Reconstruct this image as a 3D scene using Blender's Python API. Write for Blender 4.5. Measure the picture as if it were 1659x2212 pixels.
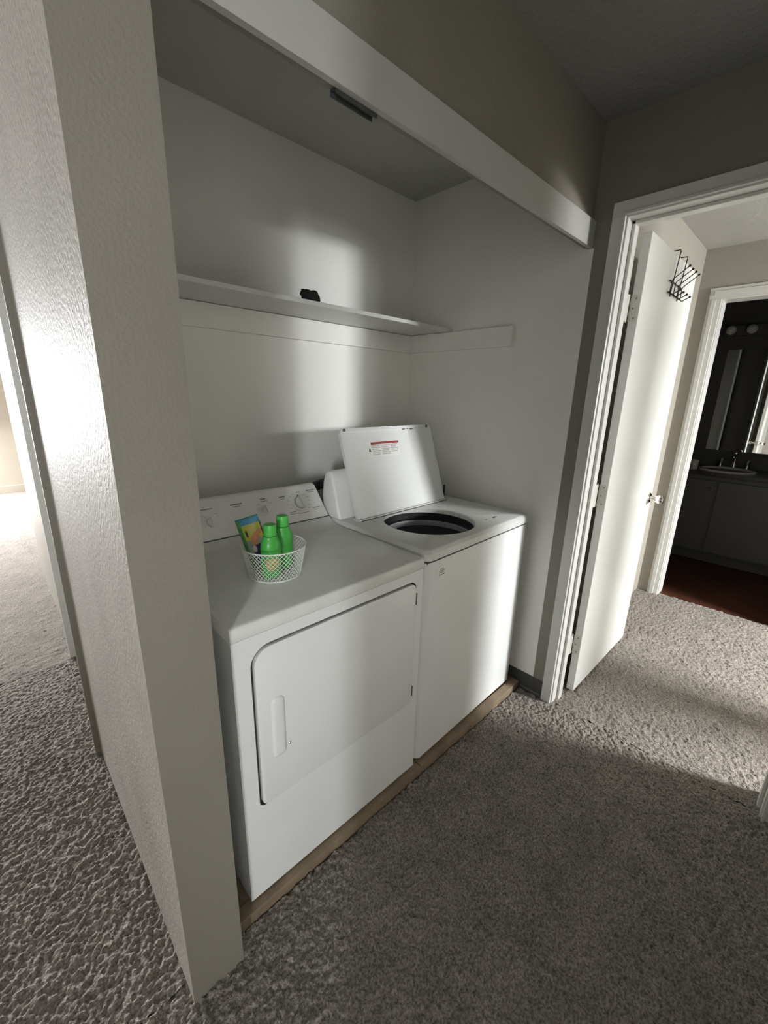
import bpy, bmesh, math, random
import numpy as np
from mathutils import Matrix, Vector
random.seed(7)
for o in list(bpy.data.objects): bpy.data.objects.remove(o, do_unlink=True)
S = bpy.context.scene
COL = S.collection

# ------------------------------------------------------------------ camera
F_PX, W_PX, H_PX = 903.0, 1659.0, 2212.0
PITCH, YAW, ROLL = 0.27438, -0.77067, 0.0259
def _cam_matrix():
    cx, sx = math.cos(PITCH), math.sin(PITCH); cy, sy = math.cos(YAW), math.sin(YAW); cz, sz = math.cos(ROLL), math.sin(ROLL)
    Ry = Matrix(((cy, 0, sy), (0, 1, 0), (-sy, 0, cy)))
    Rx = Matrix(((1, 0, 0), (0, cx, -sx), (0, sx, cx)))
    Rz = Matrix(((cz, -sz, 0), (sz, cz, 0), (0, 0, 1)))
    B = Matrix(((1, 0, 0), (0, 0, -1), (0, 1, 0)))
    M = Rz @ Rx @ Ry @ B                       # world -> camera (x right, y down, z forward)
    R = M.transposed() @ Matrix(((1, 0, 0), (0, -1, 0), (0, 0, -1)))
    return R.to_4x4()
cam_d = bpy.data.cameras.new('camera'); cam = bpy.data.objects.new('camera', cam_d); COL.objects.link(cam)
m = _cam_matrix(); m.translation = (0, 0, 1.45); cam.matrix_world = m
cam_d.sensor_fit = 'VERTICAL'; cam_d.sensor_height = 24.0; cam_d.lens = 24.0 * F_PX / H_PX
cam_d.clip_start = 0.02
S.camera = cam

# ------------------------------------------------------------------ view, world, daylight
S.view_settings.view_transform = 'Standard'; S.view_settings.look = 'None'
S.view_settings.gamma = 1.0; S.view_settings.use_curve_mapping = False
S.view_settings.exposure = -0.2
wd = bpy.data.worlds.new('overcast_sky'); S.world = wd; wd.use_nodes = True
wd.node_tree.nodes['Background'].inputs[0].default_value = (0.80, 0.88, 1.0, 1)
wd.node_tree.nodes['Background'].inputs[1].default_value = 0.6

def window_light(name, cx, y, cz, w, h, power, facing, color=(0.95, 0.98, 1.0), spread=180, tilt=0):
    """daylight entering through a window opening in a wall parallel to X; facing +1 -> shines to +Y"""
    d = bpy.data.lights.new(name, 'AREA'); d.shape = 'RECTANGLE'; d.size = w; d.size_y = h; d.energy = power; d.color = color
    d.spread = math.radians(spread)
    o = bpy.data.objects.new(name, d); COL.objects.link(o); o.location = (cx, y, cz)
    o.rotation_euler = (math.radians(90 - tilt if facing > 0 else -90 + tilt), 0, 0)   # tilt: skylight falls from above
    return o
WIN_BED = dict(x0=2.70, x1=3.28, z0=1.12, z1=2.1, y=-2.6)
WIN_LIV = dict(x0=-4.70, x1=-4.12, z0=0.85, z1=2.1, y=-4.6)
WIN_FAR = dict(x0=-2.3, x1=-0.38, z0=0.08, z1=1.95, y=7.76)
window_light('daylight_bedroom', 2.99, -2.57, 1.61, .50, .88, 500, 1, (0.97, 0.99, 1.0), tilt=62)
window_light('daylight_living_room', -4.41, -4.57, 1.475, 0.50, 1.18, 290, 1, (0.93, 0.97, 1.0), tilt=5)
window_light('daylight_patio_door', -1.34, 7.73, 1.015, 1.88, 1.80, 1500, -1, (0.97, 0.98, 1.0), tilt=35)

# ------------------------------------------------------------------ materials
def mat(name, col, rough=0.5, metal=0.0, spec=0.5, bump=None, vary=None, trans=0.0, alpha=1.0, coat=0.0, ior=1.45, sheen=0.0):
    m = bpy.data.materials.new(name); m.use_nodes = True
    nt = m.node_tree; b = nt.nodes['Principled BSDF']
    b.inputs['Base Color'].default_value = (*col, 1); b.inputs['Roughness'].default_value = rough
    b.inputs['Metallic'].default_value = metal; b.inputs['Specular IOR Level'].default_value = spec
    b.inputs['Transmission Weight'].default_value = trans; b.inputs['Alpha'].default_value = alpha
    b.inputs['Coat Weight'].default_value = coat; b.inputs['IOR'].default_value = ior
    b.inputs['Sheen Weight'].default_value = sheen
    tc = nt.nodes.new('ShaderNodeTexCoord')
    geo = nt.nodes.new('ShaderNodeNewGeometry')
    if vary:
        sc, amt = vary[0], vary[1]
        n = nt.nodes.new('ShaderNodeTexNoise'); n.inputs['Scale'].default_value = sc; n.inputs['Detail'].default_value = vary[2] if len(vary) > 2 else 4
        nt.links.new(geo.outputs['Position'], n.inputs['Vector'])
        r = nt.nodes.new('ShaderNodeMapRange'); r.inputs[1].default_value = 0.3; r.inputs[2].default_value = 0.7
        r.inputs[3].default_value = 1 - amt; r.inputs[4].default_value = 1 + amt
        nt.links.new(n.outputs['Fac'], r.inputs[0])
        mx = nt.nodes.new('ShaderNodeMix'); mx.data_type = 'RGBA'; mx.blend_type = 'MULTIPLY'; mx.inputs[0].default_value = 1
        mx.inputs[6].default_value = (*col, 1)
        nt.links.new(r.outputs[0], mx.inputs[7]); nt.links.new(mx.outputs[2], b.inputs['Base Color'])
    if bump:
        prev = None
        for (sc, st, dist) in bump:
            n = nt.nodes.new('ShaderNodeTexNoise'); n.inputs['Scale'].default_value = sc; n.inputs['Detail'].default_value = 3
            nt.links.new(geo.outputs['Position'], n.inputs['Vector'])
            bp = nt.nodes.new('ShaderNodeBump'); bp.inputs['Strength'].default_value = st; bp.inputs['Distance'].default_value = dist
            nt.links.new(n.outputs['Fac'], bp.inputs['Height'])
            if prev: nt.links.new(prev.outputs['Normal'], bp.inputs['Normal'])
            prev = bp
        nt.links.new(prev.outputs['Normal'], b.inputs['Normal'])
    return m
M = {}
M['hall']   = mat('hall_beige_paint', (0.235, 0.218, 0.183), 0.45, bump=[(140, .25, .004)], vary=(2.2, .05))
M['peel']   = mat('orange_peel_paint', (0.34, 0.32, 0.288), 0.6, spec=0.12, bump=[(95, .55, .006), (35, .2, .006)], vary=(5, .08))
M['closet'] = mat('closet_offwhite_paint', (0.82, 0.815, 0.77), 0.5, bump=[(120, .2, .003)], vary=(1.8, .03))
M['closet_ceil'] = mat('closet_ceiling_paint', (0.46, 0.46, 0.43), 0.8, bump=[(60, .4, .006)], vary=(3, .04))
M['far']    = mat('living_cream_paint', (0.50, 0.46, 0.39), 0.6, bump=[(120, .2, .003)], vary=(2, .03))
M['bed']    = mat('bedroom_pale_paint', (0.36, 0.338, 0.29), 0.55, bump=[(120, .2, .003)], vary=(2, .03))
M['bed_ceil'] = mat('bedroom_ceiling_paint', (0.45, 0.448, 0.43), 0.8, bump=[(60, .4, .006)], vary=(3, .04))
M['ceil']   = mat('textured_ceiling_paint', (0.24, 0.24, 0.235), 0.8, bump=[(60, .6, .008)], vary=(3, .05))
M['trim']   = mat('white_gloss_trim_paint', (0.66, 0.658, 0.63), 0.32, bump=[(60, .1, .002)], vary=(4, .03))
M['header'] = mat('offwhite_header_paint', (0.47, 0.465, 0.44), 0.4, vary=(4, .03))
M['door']   = mat('white_door_paint', (0.78, 0.785, 0.76), 0.28, bump=[(25, .06, .003)], vary=(3, .02))
M['cove']   = mat('dark_grey_vinyl_cove_base', (0.065, 0.065, 0.065), 0.5, vary=(12, .1))
M['enamel'] = mat('white_appliance_enamel', (0.86, 0.87, 0.86), 0.24, bump=[(220, .05, .001)], vary=(6, .02))
M['enamel_top'] = mat('white_appliance_top_enamel', (0.74, 0.75, 0.72), 0.30, bump=[(300, .08, .001)], vary=(9, .04))
M['steel_side'] = mat('grey_painted_side_panel', (0.78, 0.79, 0.79), 0.35, vary=(7, .06))
M['plastic'] = mat('white_console_plastic', (0.87, 0.865, 0.84), 0.33, vary=(20, .02))
M['print']  = mat('grey_printed_ink', (0.30, 0.29, 0.28), 0.6)
M['print_light'] = mat('light_grey_printed_ink', (0.52, 0.52, 0.51), 0.6)
M['print_red'] = mat('dark_red_printed_ink', (0.33, 0.035, 0.03), 0.5)
M['black']  = mat('black_rubber', (0.012, 0.012, 0.013), 0.55, vary=(40, .2))
M['blackwire'] = mat('black_coated_wire', (0.008, 0.008, 0.01), 0.4)
M['cloth']  = mat('black_crumpled_cloth', (0.012, 0.012, 0.012), 0.85, bump=[(60, .5, .006)], vary=(40, .3))
M['balance'] = mat('grey_balance_ring_plastic', (0.30, 0.30, 0.31), 0.4)
M['tub']    = mat('grey_tub_enamel', (0.10, 0.10, 0.105), 0.30, vary=(10, .1))
M['tubdark'] = mat('dark_tub_ring', (0.018, 0.018, 0.02), 0.45)
M['gap']    = mat('dark_gap_shade_and_parts', (0.10, 0.10, 0.105), 0.6)  # dark small parts; in grooves and seams the shade is put into this colour
M['sticker'] = mat('white_paper_sticker', (0.88, 0.86, 0.83), 0.55)
M['wire']   = mat('white_coated_wire', (0.86, 0.86, 0.84), 0.35)
M['green']  = mat('bright_green_plastic', (0.075, 0.46, 0.075), 0.30, vary=(8, .06))
M['greencap'] = mat('bright_green_cap_plastic', (0.085, 0.50, 0.085), 0.38)
M['yellowlabel'] = mat('yellow_green_label', (0.55, 0.52, 0.16), 0.45, vary=(70, .25))
M['wood']   = mat('unfinished_pine', (0.25, 0.19, 0.125), 0.6, bump=[(30, .2, .003)], vary=(14, .22))
M['ply']    = mat('closet_subfloor', (0.22, 0.17, 0.12), 0.7, vary=(9, .2))
M['chrome'] = mat('polished_chrome', (0.72, 0.70, 0.67), 0.16, metal=1.0)
M['paintedmetal'] = mat('painted_hinge_metal', (0.66, 0.65, 0.60), 0.4, vary=(50, .08))
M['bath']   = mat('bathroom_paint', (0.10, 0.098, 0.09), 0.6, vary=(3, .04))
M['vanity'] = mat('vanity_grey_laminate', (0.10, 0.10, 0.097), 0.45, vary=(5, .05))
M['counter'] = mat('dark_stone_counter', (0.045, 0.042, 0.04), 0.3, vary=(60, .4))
M['porcelain'] = mat('white_porcelain', (0.72, 0.72, 0.70), 0.18)
M['mirror'] = mat('mirror_silver', (0.86, 0.88, 0.87), 0.02, metal=1.0)
M['bulb']   = mat('frosted_bulb_glass', (0.75, 0.74, 0.70), 0.35)
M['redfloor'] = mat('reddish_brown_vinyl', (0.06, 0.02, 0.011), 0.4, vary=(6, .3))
M['glass']  = mat('window_glass', (1, 1, 1), 0.02, trans=1.0)
M['cup']    = mat('pale_plastic_cup', (0.5, 0.49, 0.46), 0.4)
M['screw']  = mat('dull_screw_metal', (0.22, 0.21, 0.19), 0.45, metal=0.6)
M['vent']   = mat('dusty_vent_metal', (0.05, 0.05, 0.05), 0.6, vary=(40, .2))
M['rust']   = mat('chipped_enamel_rust', (0.16, 0.14, 0.115), 0.7, vary=(120, .4))

def carpet_mat():
    m = bpy.data.materials.new('beige_frieze_carpet'); m.use_nodes = True; nt = m.node_tree; b = nt.nodes['Principled BSDF']
    b.inputs['Roughness'].default_value = 0.95; b.inputs['Specular IOR Level'].default_value = 0.1
    geo = nt.nodes.new('ShaderNodeNewGeometry')
    n1 = nt.nodes.new('ShaderNodeTexNoise'); n1.inputs['Scale'].default_value = 170; n1.inputs['Detail'].default_value = 2
    n2 = nt.nodes.new('ShaderNodeTexNoise'); n2.inputs['Scale'].default_value = 9; n2.inputs['Detail'].default_value = 3
    for n in (n1, n2): nt.links.new(geo.outputs['Position'], n.inputs['Vector'])
    r1 = nt.nodes.new('ShaderNodeValToRGB'); r1.color_ramp.elements[0].position = .3; r1.color_ramp.elements[1].position = .72
    r1.color_ramp.elements[0].color = (0.138, 0.119, 0.101, 1); r1.color_ramp.elements[1].color = (0.385, 0.352, 0.315, 1)
    nt.links.new(n1.outputs['Fac'], r1.inputs[0])
    mr = nt.nodes.new('ShaderNodeMapRange'); mr.inputs[1].default_value = .3; mr.inputs[2].default_value = .7; mr.inputs[3].default_value = .86; mr.inputs[4].default_value = 1.1
    nt.links.new(n2.outputs['Fac'], mr.inputs[0])
    mx = nt.nodes.new('ShaderNodeMix'); mx.data_type = 'RGBA'; mx.blend_type = 'MULTIPLY'; mx.inputs[0].default_value = 1
    nt.links.new(r1.outputs[0], mx.inputs[6]); nt.links.new(mr.outputs[0], mx.inputs[7]); nt.links.new(mx.outputs[2], b.inputs['Base Color'])
    bp = nt.nodes.new('ShaderNodeBump'); bp.inputs['Strength'].default_value = .8; bp.inputs['Distance'].default_value = .006
    nt.links.new(n1.outputs['Fac'], bp.inputs['Height']); nt.links.new(bp.outputs['Normal'], b.inputs['Normal'])
    return m
M['carpet'] = carpet_mat()

# ------------------------------------------------------------------ helpers
BASE = {}
def tag(o, label=None, cat=None, group=None, kind=None):
    if label: o['label'] = label
    if cat: o['category'] = cat
    if group: o['group'] = group
    if kind: o['kind'] = kind
    return o
def thing(name, label, cat, loc=(0, 0, 0), rotz=0.0, kind=None, group=None):
    o = bpy.data.objects.new(name, None); COL.objects.link(o); o.location = loc; o.rotation_euler = (0, 0, rotz)
    o.empty_display_size = 0.05; BASE[o] = Vector(loc)
    return tag(o, label, cat, group, kind)
def obj(name, bm, material, parent=None, smooth=False, bevel=0.0, seg=2, label=None):
    """one mesh object; vertices are given in world space (before the thing's own turn) and stored relative to its base"""
    if parent is not None:
        off = BASE[parent]; bmesh.ops.translate(bm, verts=bm.verts, vec=-off)
    if bevel > 0:
        es = [e for e in bm.edges if len(e.link_faces) == 2 and e.calc_face_angle(0) > 0.6]
        if es: bmesh.ops.bevel(bm, geom=es, offset=bevel, segments=seg, profile=0.5, affect='EDGES', clamp_overlap=True)
    bmesh.ops.recalc_face_normals(bm, faces=bm.faces)
    me = bpy.data.meshes.new(name); bm.to_mesh(me); bm.free()
    mats = material if isinstance(material, (list, tuple)) else [material]
    for mm in mats: me.materials.append(mm)
    if smooth:
        for p in me.polygons: p.use_smooth = True
        me.set_sharp_from_angle(angle=math.radians(smooth if smooth is not True else 40))
    o = bpy.data.objects.new(name, me); COL.objects.link(o)
    if parent is not None: o.parent = parent; BASE[o] = BASE[parent]
    else: BASE[o] = Vector((0, 0, 0))
    if label: o['label'] = label
    return o
def NB(): return bmesh.new()
def box(bm, x0, x1, y0, y1, z0, z1):
    v = [bm.verts.new(p) for p in ((x0, y0, z0), (x1, y0, z0), (x1, y1, z0), (x0, y1, z0), (x0, y0, z1), (x1, y0, z1), (x1, y1, z1), (x0, y1, z1))]
    for f in ((3, 2, 1, 0), (4, 5, 6, 7), (0, 1, 5, 4), (1, 2, 6, 5), (2, 3, 7, 6), (3, 0, 4, 7)): bm.faces.new([v[i] for i in f])
    return v
def bx(*a): b = NB(); box(b, *a); return b
def tube(bm, pts, r, n=8, closed=False, caps=True):
    pts = [Vector(p) for p in pts]; rings = []; N = len(pts); prevn = None
    for i, p in enumerate(pts):
        if closed: t = (pts[(i + 1) % N] - pts[i - 1])
        else: t = (pts[min(i + 1, N - 1)] - pts[max(i - 1, 0)])
        t.normalize()
        if prevn is None:
            a = Vector((0, 0, 1)) if abs(t.z) < .9 else Vector((1, 0, 0)); nrm = t.cross(a).normalized()
        else: nrm = (prevn - t * prevn.dot(t)).normalized()
        prevn = nrm; bi = t.cross(nrm); rr = r[i] if isinstance(r, (list, tuple)) else r
        rings.append([bm.verts.new(p + (nrm * math.cos(2 * math.pi * k / n) + bi * math.sin(2 * math.pi * k / n)) * rr) for k in range(n)])
    for i in range(N if closed else N - 1):
        A, B = rings[i], rings[(i + 1) % N]
        for k in range(n): bm.faces.new((A[k], A[(k + 1) % n], B[(k + 1) % n], B[k]))
    if caps and not closed: bm.faces.new(rings[0][::-1]); bm.faces.new(rings[-1])
def lathe(bm, prof, origin, axis=(0, 0, 1), n=32, cap0=True, cap1=True, sx=1.0, sy=1.0):
    """prof = [(radius, height)] along axis from origin"""
    ax = Vector(axis).normalized(); a = Vector((1, 0, 0)) if abs(ax.x) < .9 else Vector((0, 1, 0))
    u = (a - ax * a.dot(ax)).normalized(); w = ax.cross(u); o = Vector(origin); rings = []
    for (r, h) in prof:
        rings.append([bm.verts.new(o + ax * h + u * (r * sx * math.cos(2 * math.pi * k / n)) + w * (r * sy * math.sin(2 * math.pi * k / n))) for k in range(n)])
    for A, B in zip(rings, rings[1:]):
        for k in range(n): bm.faces.new((A[k], A[(k + 1) % n], B[(k + 1) % n], B[k]))
    if cap0: bm.faces.new(rings[0][::-1])
    if cap1: bm.faces.new(rings[-1])
def ball(bm, c, r, u=10, v=7, s=(1, 1, 1)):
    bmesh.ops.create_uvsphere(bm, u_segments=u, v_segments=v, radius=1, matrix=Matrix.Translation(c) @ Matrix.Diagonal((r * s[0], r * s[1], r * s[2], 1)))
def prism_x(bm, poly_yz, x0, x1):
    """closed polygon in (y,z) swept along X"""
    A = [bm.verts.new((x0, y, z)) for y, z in poly_yz]; B = [bm.verts.new((x1, y, z)) for y, z in poly_yz]; n = len(A)
    for k in range(n): bm.faces.new((A[k], A[(k + 1) % n], B[(k + 1) % n], B[k]))
    bm.faces.new(A[::-1]); bm.faces.new(B)
def prism_y(bm, poly_xz, y0, y1):
    A = [bm.verts.new((x, y0, z)) for x, z in poly_xz]; B = [bm.verts.new((x, y1, z)) for x, z in poly_xz]; n = len(A)
    for k in range(n): bm.faces.new((A[k], A[(k + 1) % n], B[(k + 1) % n], B[k]))
    bm.faces.new(A[::-1]); bm.faces.new(B)
def prism_z(bm, poly_xy, z0, z1):
    A = [bm.verts.new((x, y, z0)) for x, y in poly_xy]; B = [bm.verts.new((x, y, z1)) for x, y in poly_xy]; n = len(A)
    for k in range(n): bm.faces.new((A[k], A[(k + 1) % n], B[(k + 1) % n], B[k]))
    bm.faces.new(A[::-1]); bm.faces.new(B)
def rrect(x0, x1, z0, z1, r, n=8):
    """rounded rectangle loop, r = (bl, br, tr, tl)"""
    pts = []
    for (cx, cz, rr, a0) in ((x0 + r[0], z0 + r[0], r[0], 180), (x1 - r[1], z0 + r[1], r[1], 270), (x1 - r[2], z1 - r[2], r[2], 0), (x0 + r[3], z1 - r[3], r[3], 90)):
        for k in range(n + 1):
            a = math.radians(a0 + 90 * k / n); pts.append((cx + rr * math.cos(a), cz + rr * math.sin(a)))
    return pts
def plate_with_hole(bm, outer, inner, fn):
    """flat face between two loops; fn maps 2D -> 3D; returns inner verts"""
    A = [bm.verts.new(fn(*p)) for p in outer]; B = [bm.verts.new(fn(*p)) for p in inner]
    ea = [bm.edges.new((A[i], A[(i + 1) % len(A)])) for i in range(len(A))]; eb = [bm.edges.new((B[i], B[(i + 1) % len(B)])) for i in range(len(B))]
    bmesh.ops.triangle_fill(bm, edges=ea + eb, use_beauty=True)
    return A, B
def struct(name, bm, material, label, cat, bevel=0.0, seg=2, smooth=False):
    o = obj(name, bm, material, None, smooth=smooth, bevel=bevel, seg=seg)
    return tag(o, label, cat, None, 'structure')

# ================================================================== STRUCTURE
XE, YW, YB, ZC = 1.8255, 0.7714, 1.705, 2.41       # end wall, closet front, closet back, ceiling
PX0, PX1 = 0.147, 0.274                            # closet partition
YH = -0.30                                         # hall wall behind the camera
XF = 3.622                                         # far bedroom wall
DY0, DY1, DZ = -0.128, 0.655, 2.085                # bedroom doorway
struct('floor', bx(-5.2, 5.6, -5, 8, -0.12, -0.016), M['carpet'], 'beige carpeted floor of hall and rooms', 'floor')
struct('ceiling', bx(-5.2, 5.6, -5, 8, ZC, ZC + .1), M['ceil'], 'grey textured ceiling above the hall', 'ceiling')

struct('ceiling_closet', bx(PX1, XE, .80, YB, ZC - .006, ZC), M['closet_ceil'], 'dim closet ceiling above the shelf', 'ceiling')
def pile():
    """dense tufted pile, displaced grid per room strip"""
    rng = np.random.default_rng(3); V = []; Fc = []; off = 0
    def field(ny, nx, k):
        a = rng.standard_normal((ny + 2 * k, nx + 2 * k))
        for _ in range(k):
            a = (a[:-2, :] + 2 * a[1:-1, :] + a[2:, :]) / 4; a = (a[:, :-2] + 2 * a[:, 1:-1] + a[:, 2:]) / 4
        return a / a.std()
    for (x0, x1, y0, y1, s) in ((-.36, .15, .824, 2.6, .0038), (-.36, .25, 2.6, 5.2, .0075), (-.36, 1.84, -.29, .824, .0038), (1.84, 3.66, -.7, .785, .0046), (.15, .6, 1.80, 2.63, .007)):
        nx = int((x1 - x0) / s); ny = int((y1 - y0) / s)
        X, Y = np.meshgrid(np.linspace(x0, x1, nx), np.linspace(y0, y1, ny))
        Z = .0023 * field(ny, nx, 1) + .0010 * field(ny, nx, 3)
        big = field(ny // 8 + 2, nx // 8 + 2, 1); Z += .0006 * np.kron(big, np.ones((8, 8)))[:ny, :nx]
        Z *= np.clip(1.3 - (Y - .9) / 2.0, .24, 1.0) if x0 < 0 and y0 > .5 else (.7 if x0 > 1.5 else 1.0)   # flattened pile further off
        Z = np.clip(Z, -.011, .011)
        X = X + rng.normal(0, s * .25, X.shape); Y = Y + rng.normal(0, s * .25, Y.shape)
        V.append(np.stack([X, Y, Z], -1).reshape(-1, 3))
        idx = np.arange(nx * ny).reshape(ny, nx) + off
        Fc.append(np.stack([idx[:-1, :-1], idx[:-1, 1:], idx[1:, 1:], idx[1:, :-1]], -1).reshape(-1, 4)); off += nx * ny
    V = np.concatenate(V); Fc = np.concatenate(Fc)
    me = bpy.data.meshes.new('carpet_pile'); me.vertices.add(len(V)); me.vertices.foreach_set('co', V.astype(np.float32).ravel())
    me.loops.add(len(Fc) * 4); me.loops.foreach_set('vertex_index', Fc.astype(np.int32).ravel())
    me.polygons.add(len(Fc)); me.polygons.foreach_set('loop_start', np.arange(0, len(Fc) * 4, 4, dtype=np.int32))
    me.update(calc_edges=True); me.validate(); me.materials.append(M['carpet'])
    me.polygons.foreach_set('use_smooth', np.ones(len(Fc), dtype=bool))
    o = bpy.data.objects.new('carpet_pile', me); COL.objects.link(o)
    tag(o, 'beige frieze carpet pile covering hall and bedroom floor', 'carpet', None, 'stuff')
pile()

ZB = -0.03   # walls start under the pile
# closet partition: thin front end (beige) and glossy orange-peel side towards the living room
b = NB(); prism_z(b, [(PX0, YW), (PX1, YW), (PX1, YB + .08), (PX0, YB + .08)], ZB, ZC)
b.faces.ensure_lookup_table()
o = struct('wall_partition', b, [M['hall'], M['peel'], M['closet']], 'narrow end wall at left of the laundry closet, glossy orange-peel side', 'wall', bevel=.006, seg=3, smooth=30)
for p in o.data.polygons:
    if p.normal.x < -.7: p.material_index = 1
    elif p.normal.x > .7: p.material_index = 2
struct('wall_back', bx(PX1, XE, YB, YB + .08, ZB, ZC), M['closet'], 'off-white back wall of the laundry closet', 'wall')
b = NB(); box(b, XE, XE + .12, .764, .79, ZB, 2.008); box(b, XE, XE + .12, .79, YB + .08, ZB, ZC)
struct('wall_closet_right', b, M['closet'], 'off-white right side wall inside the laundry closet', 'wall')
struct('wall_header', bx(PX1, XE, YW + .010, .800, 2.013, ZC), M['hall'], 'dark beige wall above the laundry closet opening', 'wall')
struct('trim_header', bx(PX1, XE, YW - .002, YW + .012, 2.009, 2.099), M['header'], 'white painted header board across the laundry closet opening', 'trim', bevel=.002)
# end wall with the bedroom doorway
b = NB(); box(b, XE, XE + .12, DY1 + .018, .764, ZB, 2.008); box(b, XE, XE + .12, DY1 + .018, .79, 2.008, ZC); box(b, XE, XE + .12, DY0 - .018, DY1 + .018, DZ + .018, ZC); box(b, XE, XE + .12, -2.7, DY0 - .018, ZB, ZC)
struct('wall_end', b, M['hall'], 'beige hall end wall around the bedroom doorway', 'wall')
# door frame: jambs, stops, casings each a part
fr = thing('trim_doorway', 'white painted frame of the bedroom doorway at hall end', 'door frame', (XE, .26, 0), kind='structure')
X1 = XE + .12
obj('jamb', bx(XE - .002, X1 + .002, DY1, DY1 + .018, ZB, DZ), M['trim'], fr, bevel=.0015)
obj('jamb', bx(XE - .002, X1 + .002, DY0 - .018, DY0, ZB, DZ), M['trim'], fr, bevel=.0015)
obj('head_jamb', bx(XE - .002, X1 + .002, DY0 - .018, DY1 + .018, DZ, DZ + .018), M['trim'], fr, bevel=.0015)
obj('door_stop', bx(XE + .045, XE + .083, DY1 - .012, DY1, ZB, DZ), M['trim'], fr, bevel=.002)
obj('door_stop', bx(XE + .045, XE + .083, DY0, DY0 + .012, ZB, DZ), M['trim'], fr, bevel=.002)
obj('head_stop', bx(XE + .045, XE + .083, DY0, DY1, DZ - .012, DZ), M['trim'], fr, bevel=.002)
def casing_side(ya, yb, inner, parent, xw, sgn, z1):
    """flat casing with a raised inner bead; xw wall face, sgn -1 -> towards -X"""
    z1 = DZ + .006; b = NB(); x0, x1 = sorted((xw, xw + sgn * .012)); box(b, x0, x1, ya, yb, ZB, z1)
    bi0, bi1 = (ya, ya + .010) if inner == ya else (yb - .010, yb)
    x0, x1 = sorted((xw + sgn * .0121, xw + sgn * .0165)); box(b, x0, x1, bi0, bi1, ZB, z1)
    return obj('casing', b, M['trim'], parent, bevel=.0015)
casing_side(DY1 + .006, DY1 + .053, DY1 + .006, fr, XE, -1, DZ + .053)
casing_side(DY0 - .053, DY0 - .006, DY0 - .006, fr, XE, -1, DZ + .053)
b = NB(); box(b, XE - .012, XE, DY0 - .053, DY1 + .053, DZ + .006, DZ + .053); box(b, XE - .0165, XE - .0121, DY0 - .016, DY1 + .016, DZ + .006, DZ + .016)
obj('head_casing', b, M['trim'], fr, bevel=.0015)
casing_side(DY1 + .006, DY1 + .053, DY1 + .006, fr, X1, 1, DZ + .053)
casing_side(DY0 - .053, DY0 - .006, DY0 - .006, fr, X1, 1, DZ + .053)
# cove base of the closet and hall end
b = NB(); prism_y(b, [(XE, ZB), (XE - .012, ZB), (XE - .012, .008), (XE - .005, .016), (XE - .003, .09), (XE, .092)], DY1 + .053, 1.69)
struct('baseboard_right', b, M['cove'], 'dark grey vinyl cove base along the closet right wall', 'baseboard')
b = NB(); prism_y(b, [(PX1, ZB), (PX1 + .012, ZB), (PX1 + .012, .008), (PX1 + .005, .016), (PX1 + .003, .09), (PX1, .092)], .83, 1.69)
struct('baseboard_left', b, M['cove'], 'dark grey vinyl cove base along the closet left wall', 'baseboard')
# hall wall behind the camera and its corner
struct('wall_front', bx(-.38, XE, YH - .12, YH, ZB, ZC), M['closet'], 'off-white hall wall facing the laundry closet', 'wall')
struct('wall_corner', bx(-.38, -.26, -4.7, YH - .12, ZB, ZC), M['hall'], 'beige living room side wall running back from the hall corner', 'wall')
struct('half_wall_blocker', bx(-2.95, -1.64, -1.30, -1.18, ZB, 1.02), M['far'], 'low unseen half wall added to block window light near the floor', 'wall', bevel=.004)  # added out of view to keep low window light off the partition foot
struct('wall_west', bx(-5.12, -5, -4.7, 7.9, ZB, ZC), M['far'], 'cream living room side wall', 'wall')
def wall_with_window(name, xa, xb, y0, y1, w, material, label):
    b = NB(); box(b, xa, w['x0'], y0, y1, ZB, ZC); box(b, w['x1'], xb, y0, y1, ZB, ZC)
    box(b, w['x0'], w['x1'], y0, y1, ZB, w['z0']); box(b, w['x0'], w['x1'], y0, y1, w['z1'], ZC)
    struct(name, b, material, label, 'wall')
wall_with_window('wall_south', -5, -.26, -4.72, -4.6, WIN_LIV, M['far'], 'cream living room wall with a narrow window')
wall_with_window('wall_far', -5, 2.6, 7.76, 7.88, WIN_FAR, M['far'], 'cream far living room wall with patio door')
wall_with_window('wall_bedroom_window', X1, XF, -2.72, -2.6, WIN_BED, M['far'], 'bedroom wall with a small high window')
struct('shadow_column', bx(2.54, 2.72, -1.02, -.88, ZB, ZC), M['far'], 'slim unseen column added to cast a shadow band in the bedroom', 'column', bevel=.004)  # added out of view to cast the soft dark band on the carpet
def window(n, w, sgn, bars, label):
    """frame around the opening, mullion bars and pane; sgn = direction into the room"""
    t = thing('window_%d' % n, label, 'window', ((w['x0'] + w['x1']) / 2, w['y'], w['z0']), kind='structure')
    y0, y1 = sorted((w['y'] - sgn * .06, w['y'] + sgn * .05)); f = .045
    obj('frame_side', bx(w['x0'], w['x0'] + f, y0, y1, w['z0'], w['z1']), M['trim'], t); obj('frame_side', bx(w['x1'] - f, w['x1'], y0, y1, w['z0'], w['z1']), M['trim'], t)
    obj('frame_head', bx(w['x0'] + f, w['x1'] - f, y0, y1, w['z1'] - f, w['z1']), M['trim'], t); obj('frame_sill', bx(w['x0'] + f, w['x1'] - f, y0, y1, w['z0'], w['z0'] + f), M['trim'], t)
    for (xm, hw) in bars: obj('mullion', bx(xm - hw, xm + hw, y0, y1, w['z0'] + f, w['z1'] - f), M['trim'], t)
    yp = w['y'] - sgn * .075
    obj('pane', bx(w['x0'], w['x1'], yp - .002, yp + .002, w['z0'], w['z1']), M['glass'], t)
window(1, WIN_BED, 1, [], 'small high white framed bedroom window')
window(2, WIN_LIV, 1, [], 'narrow white framed living room window')
window(3, WIN_FAR, -1, [(-1.34, .04)], 'white framed sliding patio door')
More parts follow.
